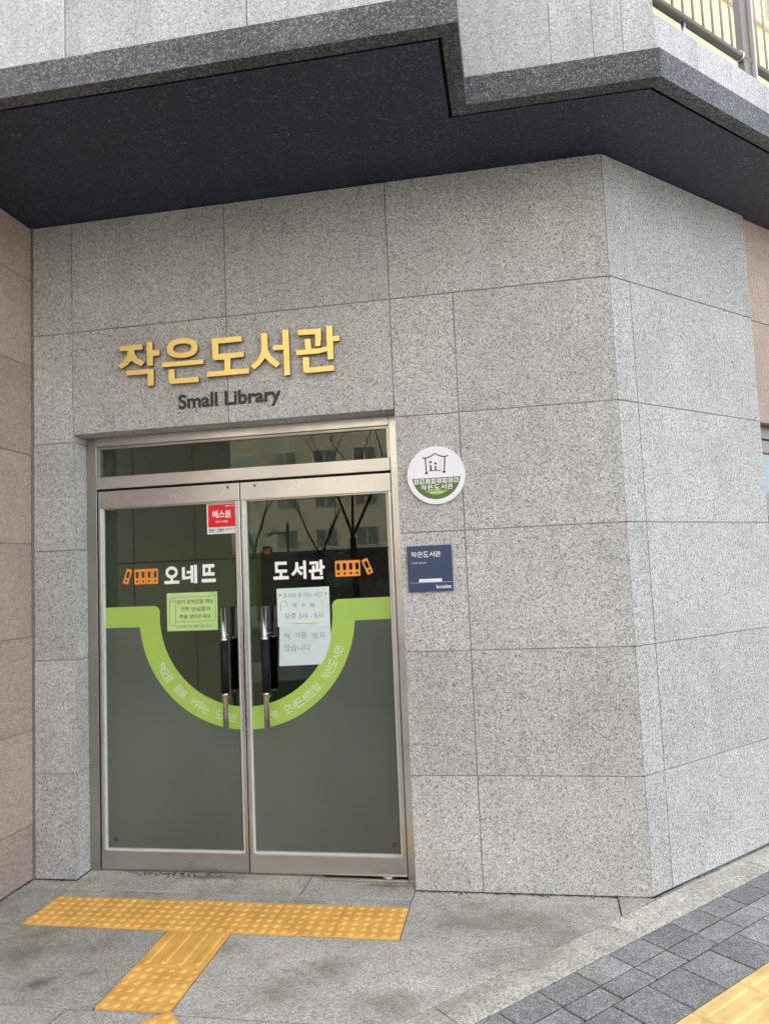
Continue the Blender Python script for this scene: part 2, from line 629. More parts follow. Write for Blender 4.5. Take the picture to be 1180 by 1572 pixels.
slab(rect(XA + .002, .911, -.106, .215), .001)
slab(rect(.911, XO - .002, -.106, .215), 0)
slab(rect(XL, XA + .002, -.106, .0), -.001)
slab([(XO, -.104), (2.428, -.104), (2.434, 0.0), (XO, 0.0)], -.001)
slab([(2.438, 0.0), (2.431, -.19), (2.60, -.015), (2.596, 0.0)], .0015)
slab([(1.4728, -.108), (2.427, -.108), (2.424, -.3), (2.2, -.49), (1.4728, -.49)], 0)
slab(rect(XL, -.332, -.49, -.106), 0.0005)
slab(rect(-.332, .197, -.188, -.106), 0)
slab(rect(.197, 1.4728, -.188, -.106), .001)
for x0, x1, y0, y1, d in [(XL, .411, -1.10, -.492, .0), (.713, 2.8, -1.10, -.492, .0005), (-2.3, XL, -1.1, -.6, 0),
                          (XL, .30, -1.70, -1.10, .0005), (.30, 1.2, -1.70, -1.10, -.0005), (1.2, 2.8, -1.70, -1.10, 0),
                          (-.3, .6, -2.3, -1.70, 0), (.6, 1.5, -2.3, -1.70, .0005), (1.5, 2.8, -2.3, -1.7, 0), (-1.2, -.3, -2.3, -1.7, 0),
                          (-1.5, XL, -1.7, -1.1, 0),
                          (-1.2, -.3, -2.9, -2.3, 0), (-.3, .6, -2.9, -2.3, 0), (.6, 1.5, -2.9, -2.3, 0)]:
    slab(rect(x0, x1, y0, y1), d)

# ---- tactile tiles (shared meshes)


def tile_mesh(kind, mat):
    bm = bmesh.new()
    vs = bm_box(bm, (0, 0, 0.006), (.2975, .2975, .012))
    bmesh.ops.bevel(bm, geom=bm.edges[:], offset=.0015, segments=1, affect='EDGES')
    if kind == 'dots':
        for i in range(6):
            for j in range(6):
                x, y = -.125 + .05 * i, -.125 + .05 * j
                for (r0, r1, z0, z1) in ((.0175, .0135, .0115, .0155), (.0135, .0075, .0155, .0172)):
                    r = bmesh.ops.create_cone(bm, cap_ends=(z0 > .012), segments=12, radius1=r0, radius2=r1, depth=z1 - z0)
                    bmesh.ops.translate(bm, verts=r['verts'], vec=(x, y, (z0 + z1) / 2))
    else:
        for i in range(4):
            x = -.1125 + .075 * i
            # lozenge-ended raised bar
            L, w0, w1 = .135, .0165, .010
            lo, hi = [], []
            for k in range(16):
                a = math.pi * k / 8 + math.pi / 16
                sy = (L - w0) if math.sin(a) > 0 else -(L - w0)
                lo.append(bm.verts.new((x + w0 * math.cos(a), sy + w0 * math.sin(a), .0115)))
                hi.append(bm.verts.new((x + w1 * math.cos(a), sy + w1 * math.sin(a), .0168)))
            bm.faces.new(hi)
            for k in range(16):
                bm.faces.new((lo[k], lo[(k + 1) % 16], hi[(k + 1) % 16], hi[k]))
    me = from_bm(bm, 'tactile_tile')
    me.materials.append(MATS[mat])
    return me


DOT = tile_mesh('dots', 'tactile_yellow')
BAR = tile_mesh('bars', 'tactile_yellow')
DOTS = tile_mesh('dots', 'tactile_yellow_street')
BARS = tile_mesh('bars', 'tactile_yellow_street')
for i in range(6):
    link('tactile_tile', DOT, None, (-.3299 + .3 * i + .15, -.1906 - .15, -.0088 + .0006 * ((i * 7) % 3)), pav)
link('tactile_tile', BAR, None, (.4121 + .15, -.4906 - .15, -.0088), pav)
link('tactile_tile', DOT, None, (.4121 + .15, -.7906 - .15, -.0083), pav)
slab(rect(.411, .713, -1.10, -1.0915), 0)
# turned tile further out
link('tactile_tile', DOT, None, (.719, -1.095 - .2121, .0015), pav, R(45))

# ---- kerb
kerb = setting('kerb', (2.4, -.4, 0))
for s0, s1 in [(-1.6, -.5), (-.5, .505), (.505, 1.475), (1.475, 2.556), (2.556, 3.56), (3.56, 4.6)]:
    q = [st(s0 + .002, TK), st(s1 - .002, TK), st(s1 - .002, 2.0185), st(s0 + .002, 2.0185)]
    prism('kerb_stone', q[::-1], -.05, .001 * random.uniform(-.5, 1), 'kerb_granite', kerb, bevel=.002)
# mortar line along the foot of the canted wall
q = [(XC + .0, 0.0), st(1.84, TK - .003), st(4.5, TK - .003), st(4.5, 1.80), ]
prism('mortar_fillet', q, -.05, -.004, 'grout', kerb)

# ---- sidewalk pavers, grid turned 45 degrees
side = setting('sidewalk', (2.6, -.7, 0))


def pavers(t0, t1, s0, ds, n, mat='paver_concrete', j=.0038):
    L, W_ = ds - 2 * j, (t1 - t0) - 2 * j
    bm = bmesh.new()
    bm_box(bm, (0, 0, 0), (L, W_, .05))
    bmesh.ops.bevel(bm, geom=[e for e in bm.edges if e.verts[0].co.z > 0 and e.verts[1].co.z > 0], offset=.0022, segments=1, affect='EDGES')
    me = from_bm(bm, 'paver')
    me.materials.append(MATS[mat])
    for k in range(n):
        s = s0 + ds * (k + .5)
        p = st(s, (t0 + t1) / 2)
        o = link('paver', me, None, (p[0], p[1], -.0265 + random.uniform(-.0012, .0012)), side, R(45))
        o.rotation_euler[0] = random.uniform(-.004, .004)
        o.rotation_euler[1] = random.uniform(-.004, .004)


pavers(2.0205, 2.1450, 1.07 - 2.05, .205, 25)
pavers(2.1450, 2.2514, 1.064 - 2.05, .205, 25)
pavers(2.2514, 2.4515, 1.0 - 2.03, .203, 25)
for k in range(-7, 12):
    p = st(1.17 + .3 * k + .15, 2.4515 + .151)
    link('tactile_tile', BARS, None, (p[0], p[1], -.0105 + random.uniform(-.0006, .0006)), side, R(-45))
bm = bmesh.new()
for r_ in range(9):
    for k in range(34):
        p = st(-2 + .203 * k + (r_ % 2) * .1, 2.755 + .2 * r_ + .1)
        bm_box(bm, (p[0] - 3.5, p[1] + 1, 0), (.199, .196, .05), R(45))
o = link('far_pavers', from_bm(bm, 'far_pavers'), 'paver_concrete', (3.5, -1, -.0265), side)
tag(o, kind='stuff')

# ================================================================== LIBRARY BUILDING
bld = thing('library_building', 'grey granite clad entrance block with black stone canopy and canted corner', 'building', (1, 0.5, 0))

# core behind the stone (opening left free)
YB = .005


def core(x, y, z):
    return box('wall_core', x, y, z, 'grout', bld)


core((XL, XA - .004), (YB, .30), (0, 3.65))
core((XO + .004, XC - .012), (YB, .30), (0, 3.65))
core((XA - .004, XO + .004), (YB, .30), (ZO + TH + .004, 3.65))


def panel(x0, x1, z0, z1, y=0.0, mat='grey_granite', dy=0.0, name='stone_panel', th=TH, par=None, j=G):
    return box(name, (x0 + j, x1 - j), (y + dy, y + th), (z0 + j, z1 - j), mat, par or bld, bevel=.0012)


rj = lambda: random.uniform(-.0008, .0008)
# left jamb column
for i in range(6):
    z0, z1 = ZR[i], ZR[i + 1]
    if i == 0:
        z0 = 0.004 - G
    panel(XL + .008, XA, z0, z1, dy=rj())
# right field: narrow strip beside the door and the wide field
for i in range(5):
    z0, z1 = ZR[i], ZR[i + 1]
    if i == 0:
        z0 = 0.004 - G
    panel(XO, XD, z0, z1, dy=rj(), j=.0024)
    panel(XD, XC - .0006, z0, z1, dy=rj(), j=.0024)
# top course
for a, b_ in ((XA, XB), (XB, XO), (XO, XC - .0006)):
    panel(a, b_, ZR[5], ZR[6], dy=rj())
# above the opening
for a, b_ in ((XA, XB), (XB, XO)):
    panel(a, b_, ZO, ZR[5], dy=rj())
# reveal stones (left, right, lintel soffit)
for i in range(5):
    z0, z1 = ZR[i], min(ZR[i + 1], ZO)
    if i == 0:
        z0 = .004
    box('reveal_stone', (XA - .030, XA), (TH + .002, .150), (z0 + G, z1 - G), 'grey_granite', bld, bevel=.001)
    box('reveal_stone', (XO, XO + .030), (TH + .002, .150), (z0 + G, z1 - G), 'grey_granite', bld, bevel=.001)
for a, b_ in ((XA, XB), (XB, XO)):
    box('lintel_stone', (a + .002, b_ - .002), (TH + .002, .150), (ZO, ZO + .030), 'grey_granite', bld, bevel=.001)

# canted wall
LJ, LE, LW_ = 0.1566, 1.318, 3.4


def cpanel(l0, l1, z0, z1, off=0.0, mat='grey_granite', name='stone_panel', th=TH, j=G, par=None):
    c = Vector((XC, 0, 0)) + CD * ((l0 + l1) / 2) + CN * (off - th / 2)
    c.z = (z0 + z1) / 2
    return obox(name, c, (l1 - l0 - 2 * j, th, z1 - z0 - 2 * j), A45, mat, par or bld, bevel=.0012)


for i in range(5):
    z0 = ZR[i] if i else .004
    cpanel(.0006 - .0024, LJ, z0, ZR[i + 1], rj(), j=.0024)
    cpanel(LJ, LE, z0, ZR[i + 1], rj(), j=.0024)
cpanel(-.001, LE, ZR[5], ZR[6], rj())
cpanel(.01, LE - .01, 0, 3.65, -.0055, 'grout', 'wall_core', .2, 0)
# return edge of the grey stone and the pink shop wall beyond it
WZ0, WZ1 = 0.75, 2.375
for z0, z1 in ((2.375, 3.0065), (3.0065, 3.6519)):
    cpanel(LE, 2.15, z0, z1, -.02, 'pink_granite')
    cpanel(2.15, 3.0, z0, z1, -.02, 'pink_granite')
cpanel(LE, 2.15, .004, WZ0, -.02, 'pink_granite')
cpanel(2.15, 3.0, .004, WZ0, -.02, 'pink_granite')
cpanel(LE, LE + .20, WZ0, WZ1, -.16, 'grout', 'wall_core', .02, 0)
cpanel(LE - .032, LE - .002, WZ0, WZ1, -.034, 'grey_granite', 'reveal_stone', .14, 0)
cpanel(LE, 3.0, 2.380, 3.65, -.026, 'grout', 'wall_core', .15, 0)
# shop window in the pink wall
win = cpanel(LE - .001, 3.0, WZ1 - .075, WZ1, -.09, 'taupe_metal', 'window_frame', .06, 0)
cpanel(LE - .001, 3.0, WZ1 - .16, WZ1 - .085, -.10, 'taupe_metal', 'window_rail', .05, 0, par=win)
cpanel(LE + .0, 3.0, WZ0, WZ1 - .17, -.11, 'sky_blue_glass', 'window_pane', .01, 0, par=win)
for z_, h_, l_, m_ in ((1.90, .13, .045, 'ink_grey'), (1.80, .045, .05, 'navy_print'), (1.745, .02, .05, 'ink_grey'), (1.69, .05, .055, 'navy_print'),
                       (1.64, .02, .05, 'ink_grey'), (1.57, .035, .05, 'ink_green'), (1.50, .04, .06, 'ink_green')):
    cpanel(LE + .20, LE + .26 + l_ * 2, z_ - h_ / 2, z_ + h_ / 2, -.106, m_, 'window_lettering', .002, 0, par=win)

# grey silicone joint in the inner corner
box('corner_sealant', (XL, XL + .009), (-.006, .02), (0.0, 3.65), 'sealant', bld)

# ---- canopy: black soffit, fascia stones
ZS = 3.652
off45 = .64


def isect_front_chamfer(yf):
    """x where the line y=yf meets the canted line lying beyond the wall at the same offset as the photo"""
    # canted fascia line passes through (2.766,-.644) along CD
    p = Vector((2.766, -.644, 0))
    k = (yf - p.y) / CD.y
    return p.x + CD.x * k


FX, FY = 2.785, -.558
far = Vector((FX, FY, 0)) + CD * 4.2


def inset(d):
    """canopy front outline moved inwards by d"""
    cp = Vector((FX, FY, 0)) - CN * d
    x_c = cp.x + CD.x * ((FY + d) - cp.y) / CD.y
    e = cp + CD * 4.2
    return [(-5, -1.072 + d), (1.948 - d, -1.072 + d), (1.948 - d, FY + d), (x_c, FY + d), (e.x, e.y)]


def band(d0, d1, z0, z1, names, mat, par):
    """one closed stone per straight run between two insets"""
    o_, i_ = inset(d0), inset(d1)
    out = []
    for k in range(4):
        q = [o_[k], o_[k + 1], i_[k + 1], i_[k]]
        out.append(prism(names, q, z0, z1, mat, par))
    return out


sof = inset(.084)
poly = [(-5, .2), (-5, sof[0][1])] + sof[1:] + [(sof[4][0] - 1.6, sof[4][1] + 1.0)]
prism('soffit_slab', poly, ZS, ZS + .04, 'black_granite', bld)
band(.060, .100, ZS + .03, 3.70, 'fascia_backing', 'dark_gap', bld)
band(0.0, 0.068, 3.648, 3.672, 'fascia_lip', 'flamed_dark_granite', bld)
band(0.0, 0.050, 3.6725, 3.780, 'fascia_stone', 'flamed_dark_granite', bld)
prism('balcony_slab', [(-5, .2), (-5, inset(.06)[0][1])] + inset(.06)[1:] + [(far.x - 2.5, far.y + 2)], 3.7045, 3.775, 'grout', bld)

# ---- parapet stones above the fascia
PF = .022
pi_ = inset(PF)
yl, yr = pi_[0][1], pi_[2][1]
xs = [-5.35 + .806 * k for k in range(10)]
for a, b_ in [(-2.121, -1.315), (-1.315, -.509), (-.509, .297), (.297, 1.103), (1.103, pi_[1][0])]:
    o = box('parapet_stone', (a + .002, b_ - .002), (yl, yl + .03), (3.7805, 4.6), 'pale_granite', bld, bevel=.001)
    o['label'] = 'warm pale granite stone'
box('parapet_core', (-2.1, pi_[1][0] - .032), (yl + .031, yl + .2), (3.7812, 4.59), 'grout', bld)
# side of the step
box('parapet_stone', (pi_[1][0] - .03, pi_[1][0] - .0005), (yl + .031, yr + .05), (3.7805, 4.6), 'pale_granite', bld, bevel=.001)
for a, b_ in [(pi_[1][0], 2.332), (2.332, 2.516), (2.516, 2.641), (2.641, pi_[3][0])]:
    box('parapet_stone', (a + .0008, b_ - .0008), (yr, yr + .03), (3.7805, 4.6), 'pale_granite', bld, bevel=.0008)
box('parapet_core', (pi_[1][0], 2.64), (yr + .031, yr + .2), (3.7812, 4.59), 'grout', bld)
P0 = Vector((pi_[3][0], yr, 0))


def chp(l0, l1, z0, z1, off, th, mat, name, bevel=.001, par=None):
    c = P0 + CD * ((l0 + l1) / 2) + CN * (off - th / 2)
    c.z = (z0 + z1) / 2
    return obox(name, c, (l1 - l0, th, z1 - z0), A45, mat, par or bld, bevel=bevel)


L_j = [0.0, .32, .60, .91, 1.5, 2.1, 2.7, 3.3, 3.9]
for k in range(8):
    chp(L_j[k] + .001, L_j[k + 1] - .001, 3.7805, 3.955, 0, .03, 'pale_granite', 'parapet_stone')
chp(.04, 3.9, 3.7805, 3.953, -.032, .07, 'pale_granite', 'parapet_core')
chp(.0, 3.9, 3.9555, 3.9620, -.002, .10, 'pale_granite', 'parapet_coping')

# ---- railing on the canted parapet
rail = thing('balcony_railing', 'brushed steel balcony railing with thin balusters above the canted parapet', 'railing', (2.9, -.5, 3.91))
RO = -.045


def rp(l, z, o=RO):
    p = P0 + CD * l + CN * o
    return Vector((p.x, p.y, z))


tube('bottom_rail', rp(.04, 4.082), rp(3.9, 4.082), .021, 'taupe_metal', rail)
tube('top_rail', rp(.04, 5.07), rp(3.9, 5.07), .026, 'taupe_metal', rail)
for l in (.30, 1.35, 1.9, 2.95, 3.5):
    tube('foot_stub', rp(l, 3.9625), rp(l, 4.064), .012, 'steel', rail)
k = 0
l = .06
while l < 3.85:
    near = min(abs(l - q_) for q_ in (.83, 2.45))
    if near > .055:
        tube('baluster', rp(l, 4.07), rp(l, 5.05), .0065, 'rail_pale', rail, n=8)
    l += .083
for q_ in (.83, 2.45):
    c = rp(q_, 4.535)
    o = obox('post', c, (.075, .035, 1.12), A45, 'taupe_metal', rail, bevel=.003)
    c = rp(q_ + .047, 4.535, RO + .01)
    obox('post_edge', c, (.014, .05, 1.12), A45, 'window_frame_white', rail, bevel=.002)
    tube('rail_collar', rp(q_ - .058, 4.082), rp(q_ - .045, 4.082), .027, 'steel', rail)

# ---- storeys set back above the balcony
tower = thing('apartment_tower', 'pale yellow and white apartment facade rising behind the balcony railing', 'building', (4, 5, 4))
TN = P0 - CN * 2.9


def tw(l0, l1, z0, z1, off, th, mat, name, par=None):
    c = TN + CD * ((l0 + l1) / 2) + CN * (off - th / 2)
    c.z = (z0 + z1) / 2
    return obox(name, c, (l1 - l0, th, z1 - z0), A45, mat, par or tower)


tw(0, 16, 3.9, 34, 0, .3, 'yellow_wall', 'wall')
for fl in range(0, 10):
    z = 5.9 + fl * 2.8
    tw(0, 16, z, z + .12, .05, .05, 'peach_wall', 'band')
    for k in range(7):
        l0 = .6 + k * 2.2
        wd = tw(l0, l0 + 1.5, z + .16, z + 1.62, .03, .03, 'window_frame_white', 'window')
        tw(l0 + .07, l0 + .72, z + .24, z + 1.54, .036, .006, 'white_wall', 'pane', wd)
        tw(l0 + .78, l0 + 1.43, z + .24, z + 1.54, .036, .006, 'white_wall', 'pane', wd)
box('wall', (-30, TN.x), (TN.y, TN.y + .3), (3.9, 34), 'white_wall', tower)  # unseen tall walls, put in to keep the sun off the doorway
box('wall', (-30, 15), (TN.y + 12, TN.y + 12.3), (0, 34), 'white_wall', tower)

# ---- pink granite wall on the left
pw = thing('pink_granite_wall', 'pink granite side wall running forward at the left of the entrance', 'wall', (XL - .1, -.8, 0))
zp = [.004, .293, .794, 1.30, 1.813, 2.317, 2.827, 3.333, 3.648]
ys = [-.004, -.9, -1.8, -2.7]
for i in range(8):
    for k in range(3):
        box('stone_panel', (XL - .03, XL + rj()), (ys[k + 1] + G, ys[k] - G), (zp[i] + G, zp[i + 1] - G), 'pink_granite', pw, bevel=.0012)
box('wall_core', (XL - .25, XL - .006), (-2.7, .25), (0, 3.65), 'grout', pw)

# ================================================================== DOOR FRAME
YF = .128          # face of the frame
fr_ = box('door_frame', (XA + .002, -.291), (YF, YF + .07), (.0, ZO - .002), 'steel_dull', bld, bevel=.001)  # left jamb's dimmer reflection is put into a darker steel colour
box('jamb', (1.4235, XO - .002), (YF, YF + .07), (.0, ZO - .002), 'steel', fr_, bevel=.001)
box('head_rail', (-.289, 1.4215), (YF, YF + .07), (2.364, ZO - .002), 'steel', fr_, bevel=.001)
box('transom_bar', (-.289, 1.4215), (YF - .006, YF + .07), (2.116, 2.185), 'steel', fr_, bevel=.0015)
box('glazing_bead', (-.289, -.272), (YF + .012, YF + .03), (2.187, 2.362), 'steel_dull', fr_)
box('glazing_bead', (1.406, 1.4215), (YF + .012, YF + .03), (2.187, 2.362), 'steel_dull', fr_)
box('glazing_bead', (-.271, 1.405), (YF + .012, YF + .03), (2.348, 2.362), 'steel_dull', fr_)
box('transom_pane', (-.271, 1.405), (YF + .022, YF + .030), (2.187, 2.347), 'glass', fr_)
box('door_gap', (-.289, 1.4215), (YF + .028, YF + .06), (2.1045, 2.1145), 'dark_gap', fr_)
box('door_gap', (-.2905, -.2835), (YF + .028, YF + .06), (.012, 2.1040), 'dark_gap', fr_)

# ================================================================== DOORS
CX, CZ, RO_, RI_ = .573, 1.375, .620, .497


def arcpts(r, a0, a1, n):
    return [(CX + r * math.cos(R(a0 + (a1 - a0) * i / n)), CZ + r * math.sin(R(a0 + (a1 - a0) * i / n))) for i in range(n + 1)]


YG = YF + .020      # front face of the glass
leaf_x = [(-.2825, .5685), (.5745, 1.4195)]
for side_i, (x0, x1) in enumerate(leaf_x):
    dr = thing('tmp', '', '') if False else box('door', (x0, x1), (YF, YF + .045), (2.006, 2.1035), 'steel', bld, bevel=.0015)
    dr['label'] = ['left leaf of the steel framed glass double door', 'right leaf of the steel framed glass double door'][side_i]
    box('bottom_rail', (x0, x1), (YF, YF + .045), (.012, .108), 'steel', dr, bevel=.0015)
    sw = (.020, .014)
    box('stile', (x0, x0 + .018), (YF + .001, YF + .044), (.1085, 2.0055), 'steel', dr, bevel=.002)
    box('stile', (x1 - .018, x1), (YF + .001, YF + .044), (.1085, 2.0055), 'steel', dr, bevel=.002)
    gx0, gx1 = x0 + .018, x1 - .018
    # pale glazing beads
    box('glazing_bead', (gx0, gx0 + .012), (YF + .006, YF + .04), (.1085, 2.0055), 'window_frame_white', dr, bevel=.002)
    box('glazing_bead', (gx1 - .012, gx1), (YF + .006, YF + .04), (.1085, 2.0055), 'window_frame_white', dr, bevel=.002)
    gx0, gx1 = gx0 + .012, gx1 - .012
    box('glazing_bead', (gx0, gx1), (YF + .006, YF + .04), (.1085, .120), 'window_frame_white', dr)
    box('glazing_bead', (gx0, gx1), (YF + .006, YF + .04), (1.997, 2.0055), 'steel_dull', dr)
    box('glass_pane', (gx0, gx1), (YG, YG + .010), (.120, 1.997), 'glass', dr)
    # lock cylinder on the top rail
    kx = .503 if side_i == 0 else .659
    tube('lock_cylinder', (kx, YF - .002, 2.081), (kx, YF + .004, 2.081), .0105, 'steel_dull', dr, n=20)
    tube('lock_core', (kx, YF - .0035, 2.081), (kx, YF - .0015, 2.081), .0055, 'charcoal_paint', dr, n=16)
    # green curved band and frosted film
    if side_i == 0:
        oa = arcpts(RO_, 184.7, 270, 40)
        oa = [p for p in oa if p[0] < gx1]
        oa.append((gx1, CZ - math.sqrt(RO_ ** 2 - (gx1 - CX) ** 2)))
        ia = arcpts(RI_, 270, 177, 40)
        ia = [p for p in ia if p[0] < gx1]
        ia.insert(0, (gx1, CZ - math.sqrt(RI_ ** 2 - (gx1 - CX) ** 2)))
        fillet = [(.0765 - .035 + .035 * math.cos(R(a)), 1.405 + .035 * math.sin(R(a))) for a in (0, 22, 45, 67, 90)]
        plate('green_band', [[(gx0, 1.324)] + oa + ia + fillet + [(gx0, 1.440)]], YG - .0012, .0006, 'green_film', dr)
        oa2 = [(p[0], p[1]) for p in oa]
        plate('frosted_film', [[(gx0, .120), (gx0, 1.324)] + oa2 + [(gx1, .120)]], YG - .0007, 0, 'frosted_film', dr)
    else:
        oa = [p for p in arcpts(RO_, 270, 355.3, 40) if p[0] > gx0]
        oa.insert(0, (gx0, CZ - math.sqrt(RO_ ** 2 - (gx0 - CX) ** 2)))
        ia = [p for p in arcpts(RI_, 363, 270, 40) if p[0] > gx0]
        ia.append((gx0, CZ - math.sqrt(RI_ ** 2 - (gx0 - CX) ** 2)))
        fillet = [(1.1045 + .035 * math.cos(R(a)), 1.405 + .035 * math.sin(R(a))) for a in (90, 113, 135, 158, 180)]
        plate('green_band', [oa + [(gx1, 1.327), (gx1, 1.443)] + fillet + ia], YG - .0012, .0006, 'green_film', dr)
        plate('frosted_film', [[(gx0, .120)] + oa + [(gx1, 1.327), (gx1, .120)]], YG - .0007, 0, 'frosted_film', dr)
    # curved lettering
    s, a0, a1 = (('책으로 꿈을 키우는 도서관', 208.9, 261.3), ('호평 오네뜨센트럴 작은도서관', 281.7, 339.1))[side_i]
    n = len(s)
    for i, ch_ in enumerate(s):
        if ch_ == ' ':
            continue
        a = R(a0 + (a1 - a0) * i / (n - 1))
        px, pz = CX + .561 * math.cos(a), CZ + .561 * math.sin(a)
        lettering('curved_letter', ch_, (px - .0200, px + .0200), (pz - .0230, pz + .0230), YG - .0022, 'pale_print', dr, off=.005, ang=a + math.pi / 2)
    # white name lettering
    YL = YG - .0016
    if side_i == 0:
        for ch_, xa, xb, za, zb in (('오', .107, .196, 1.559, 1.657), ('네', .213, .303, 1.557, 1.660), ('뜨', .329, .412, 1.560, 1.660)):
            lettering('white_letter', ch_, (xa, xb), (za, zb), YL, 'white_print', dr, off=.038)
    else:
        for ch_, xa, xb, za, zb in (('도', .746, .833, 1.558, 1.655), ('서', .846, .932, 1.556, 1.656), ('관', .946, 1.036, 1.551, 1.656)):
            lettering('white_letter', ch_, (xa, xb), (za, zb), YL, 'white_print', dr, off=.038)

    # orange ring binders cut from vinyl
    def binder(cx_, cz_, ang):
        def q(x, z):
            return (cx_ + x * math.cos(ang) - z * math.sin(ang), cz_ + x * math.sin(ang) + z * math.cos(ang))
        W_, H_, r_ = .0172, .043, .003
        outer = []
        for sx_, sz_, a_0 in ((1, -1, -90), (1, 1, 0), (-1, 1, 90), (-1, -1, 180)):
            for a in (0, 45, 90):
                outer.append(q(sx_ * (W_ - r_) + r_ * math.cos(R(a_0 + a)), sz_ * (H_ - r_) + r_ * math.sin(R(a_0 + a))))
        slot = []
        for sx_, sz_, a_0 in ((1, -1, -90), (1, 1, 0), (-1, 1, 90), (-1, -1, 180)):
            for a in (0, 45, 90):
                slot.append(q(sx_ * .005 + .004 * math.cos(R(a_0 + a)), .010 + sz_ * .014 + .004 * math.sin(R(a_0 + a))))
        ring = [q(.0065 * math.cos(R(a)), -.0265 + .0065 * math.sin(R(a))) for a in range(0, 360, 36)]
        plate('orange_binder', [outer, slot, ring], YL, .0004, 'orange_film', dr)
    if side_i == 0:
        for k in range(4):
            binder(-.057 + .0365 * k, 1.607, 0)
        binder(-.116, 1.611, R(-19))
    else:
        for k in range(4):
            binder(1.111 + .0345 * k, 1.603, 0)
        binder(1.271, 1.609, R(22))

    # pull handles: outside and inside bar of a pair, with black grips
    hx = (.4790, .7085)[side_i]
    for yy, side_n in ((YF - .048, 0), (YF + .088, 1)):
        zt, zb = 1.417, .781
        tube('handle_bar', (hx, yy, zb), (hx, yy, zt), .0145, 'chrome', dr, n=24)
        tube('handle_grip', (hx, yy, .963), (hx, yy, 1.238), .0215, 'black_rubber', dr, n=24)
        for zz in (.955, 1.246):
            tube('grip_collar', (hx, yy, zz - .012), (hx, yy, zz + .012), .0178, 'chrome', dr, n=24)
    for zz in (.935, 1.270):
        tube('handle_standoff', (hx, YF - .048, zz), (hx, YF + .088, zz), .008, 'chrome', dr, n=12)
    # tiny glass etch marks and scratches at the foot
    ex = (gx0 + .045, gx1 - .035)[side_i]
    for a in range(5):
        tube('etched_dot', (ex + .008 * math.cos(R(90 + 72 * a)), YG - .0022, .166 + .008 * math.sin(R(90 + 72 * a))),
             (ex + .008 * math.cos(R(90 + 72 * a)), YG - .001, .166 + .008 * math.sin(R(90 + 72 * a))), .0045, 'charcoal_paint', dr, n=8)

# floor pivot, threshold
tube('floor_pivot', (1.318, .148, .0), (1.318, .148, .012), .035, 'steel_dull', bld, n=24)
box('threshold_plate', (.98, 1.425), (.085, .20), (.0012, .0042), 'steel_dull', bld)
box('threshold_strip', (-.285, .97), (.150, .20), (.0012, .009), 'steel_dull', bld)
# silt and moss at the foot of the left leaf
bm = bmesh.new()
rs = random.Random(3)
for k in range(110):
    x = rs.gauss(.14, .16)
    y = .128 - abs(rs.gauss(0, .022))
    if -.3 < x < 1.2:
        r = bmesh.ops.create_icosphere(bm, subdivisions=1, radius=rs.uniform(.002, .006))
        bmesh.ops.scale(bm, verts=r['verts'], vec=(1.6, 1.2, .35))
        bmesh.ops.translate(bm, verts=r['verts'], vec=(x, y, .0015))
o = link('threshold_moss', from_bm(bm, 'threshold_moss'), 'moss_dirt', (0, 0, 0), bld)
tag(o, kind='stuff')

# grit along the foot of the walls
bm = bmesh.new()
for k in range(420):
    u_ = rs.random()
    if u_ < .45:
        p = (XO + rs.random() * 1.12, -abs(rs.gauss(0, .010)))
    elif u_ < .6:
        p = (XL + .01 + rs.random() * .25, -abs(rs.gauss(0, .010)))
    elif u_ < .8:
        l_ = rs.random() * 1.3
        q_ = Vector((XC, 0, 0)) + CD * l_ + CN * abs(rs.gauss(.004, .008))
        p = (q_.x, q_.y)
    else:
        p = (XL + abs(rs.gauss(0, .012)), -rs.random() * 1.2)
    r = bmesh.ops.create_icosphere(bm, subdivisions=1, radius=rs.uniform(.0015, .0042))
    bmesh.ops.scale(bm, verts=r['verts'], vec=(1.4, 1.1, .4))
    bmesh.ops.translate(bm, verts=r['verts'], vec=(p[0], p[1], .001))
o = link('wall_foot_grit', from_bm(bm, 'wall_foot_grit'), 'moss_dirt', (0, 0, 0), bld)
tag(o, kind='stuff')

# ================================================================== INTERIOR
inn = thing('library_interior', 'dim room of the library seen through the glass doors', 'room', (1, 2, 0))
box('floor', (-1.5, 2.4), (.31, 5.0), (-.028, .002), 'interior_floor', inn)
box('back_wall', (-1.5, 2.4), (5.0, 5.1), (0, 3.0), 'interior_wall', inn)
box('side_wall', (-1.6, -1.5), (.31, 5.1), (0, 3.0), 'interior_wall', inn)
box('side_wall', (2.4, 2.5), (.31, 5.1), (0, 3.0), 'interior_wall', inn)
box('ceiling', (-1.5, 2.4), (.31, 5.0), (2.7, 2.75), 'interior_wall', inn)
# closet panels close behind the left leaf
for a, b_ in ((-.95, -.41), (-.40, .02), (.0265, .44)):
    for z0, z1 in ((.02, 1.70), (1.708, 2.65)):
        box('closet_panel', (a, b_), (.75, .77), (z0, z1), 'olive_panel', inn, bevel=.001)
box('closet_side', (.4405, .46), (.75, 1.6), (.0, 2.65), 'olive_panel', inn)
box('inner_jamb', (-.36, -.302), (.302, .37), (.003, 2.38), 'teal_frame', inn)
# shelves at the back
sh = thing('bookcase', 'dark bookcase standing against the rear wall of the library room', 'bookcase', (0.2, 4.7, 0))
box('back', (-.9, 1.2), (4.95, 4.98), (.0, 2.0), 'interior_dark', sh)
for k in range(5):
    box('shelf', (-.9, 1.2), (4.65, 4.95), (.1 + .45 * k, .13 + .45 * k), 'interior_dark', sh)
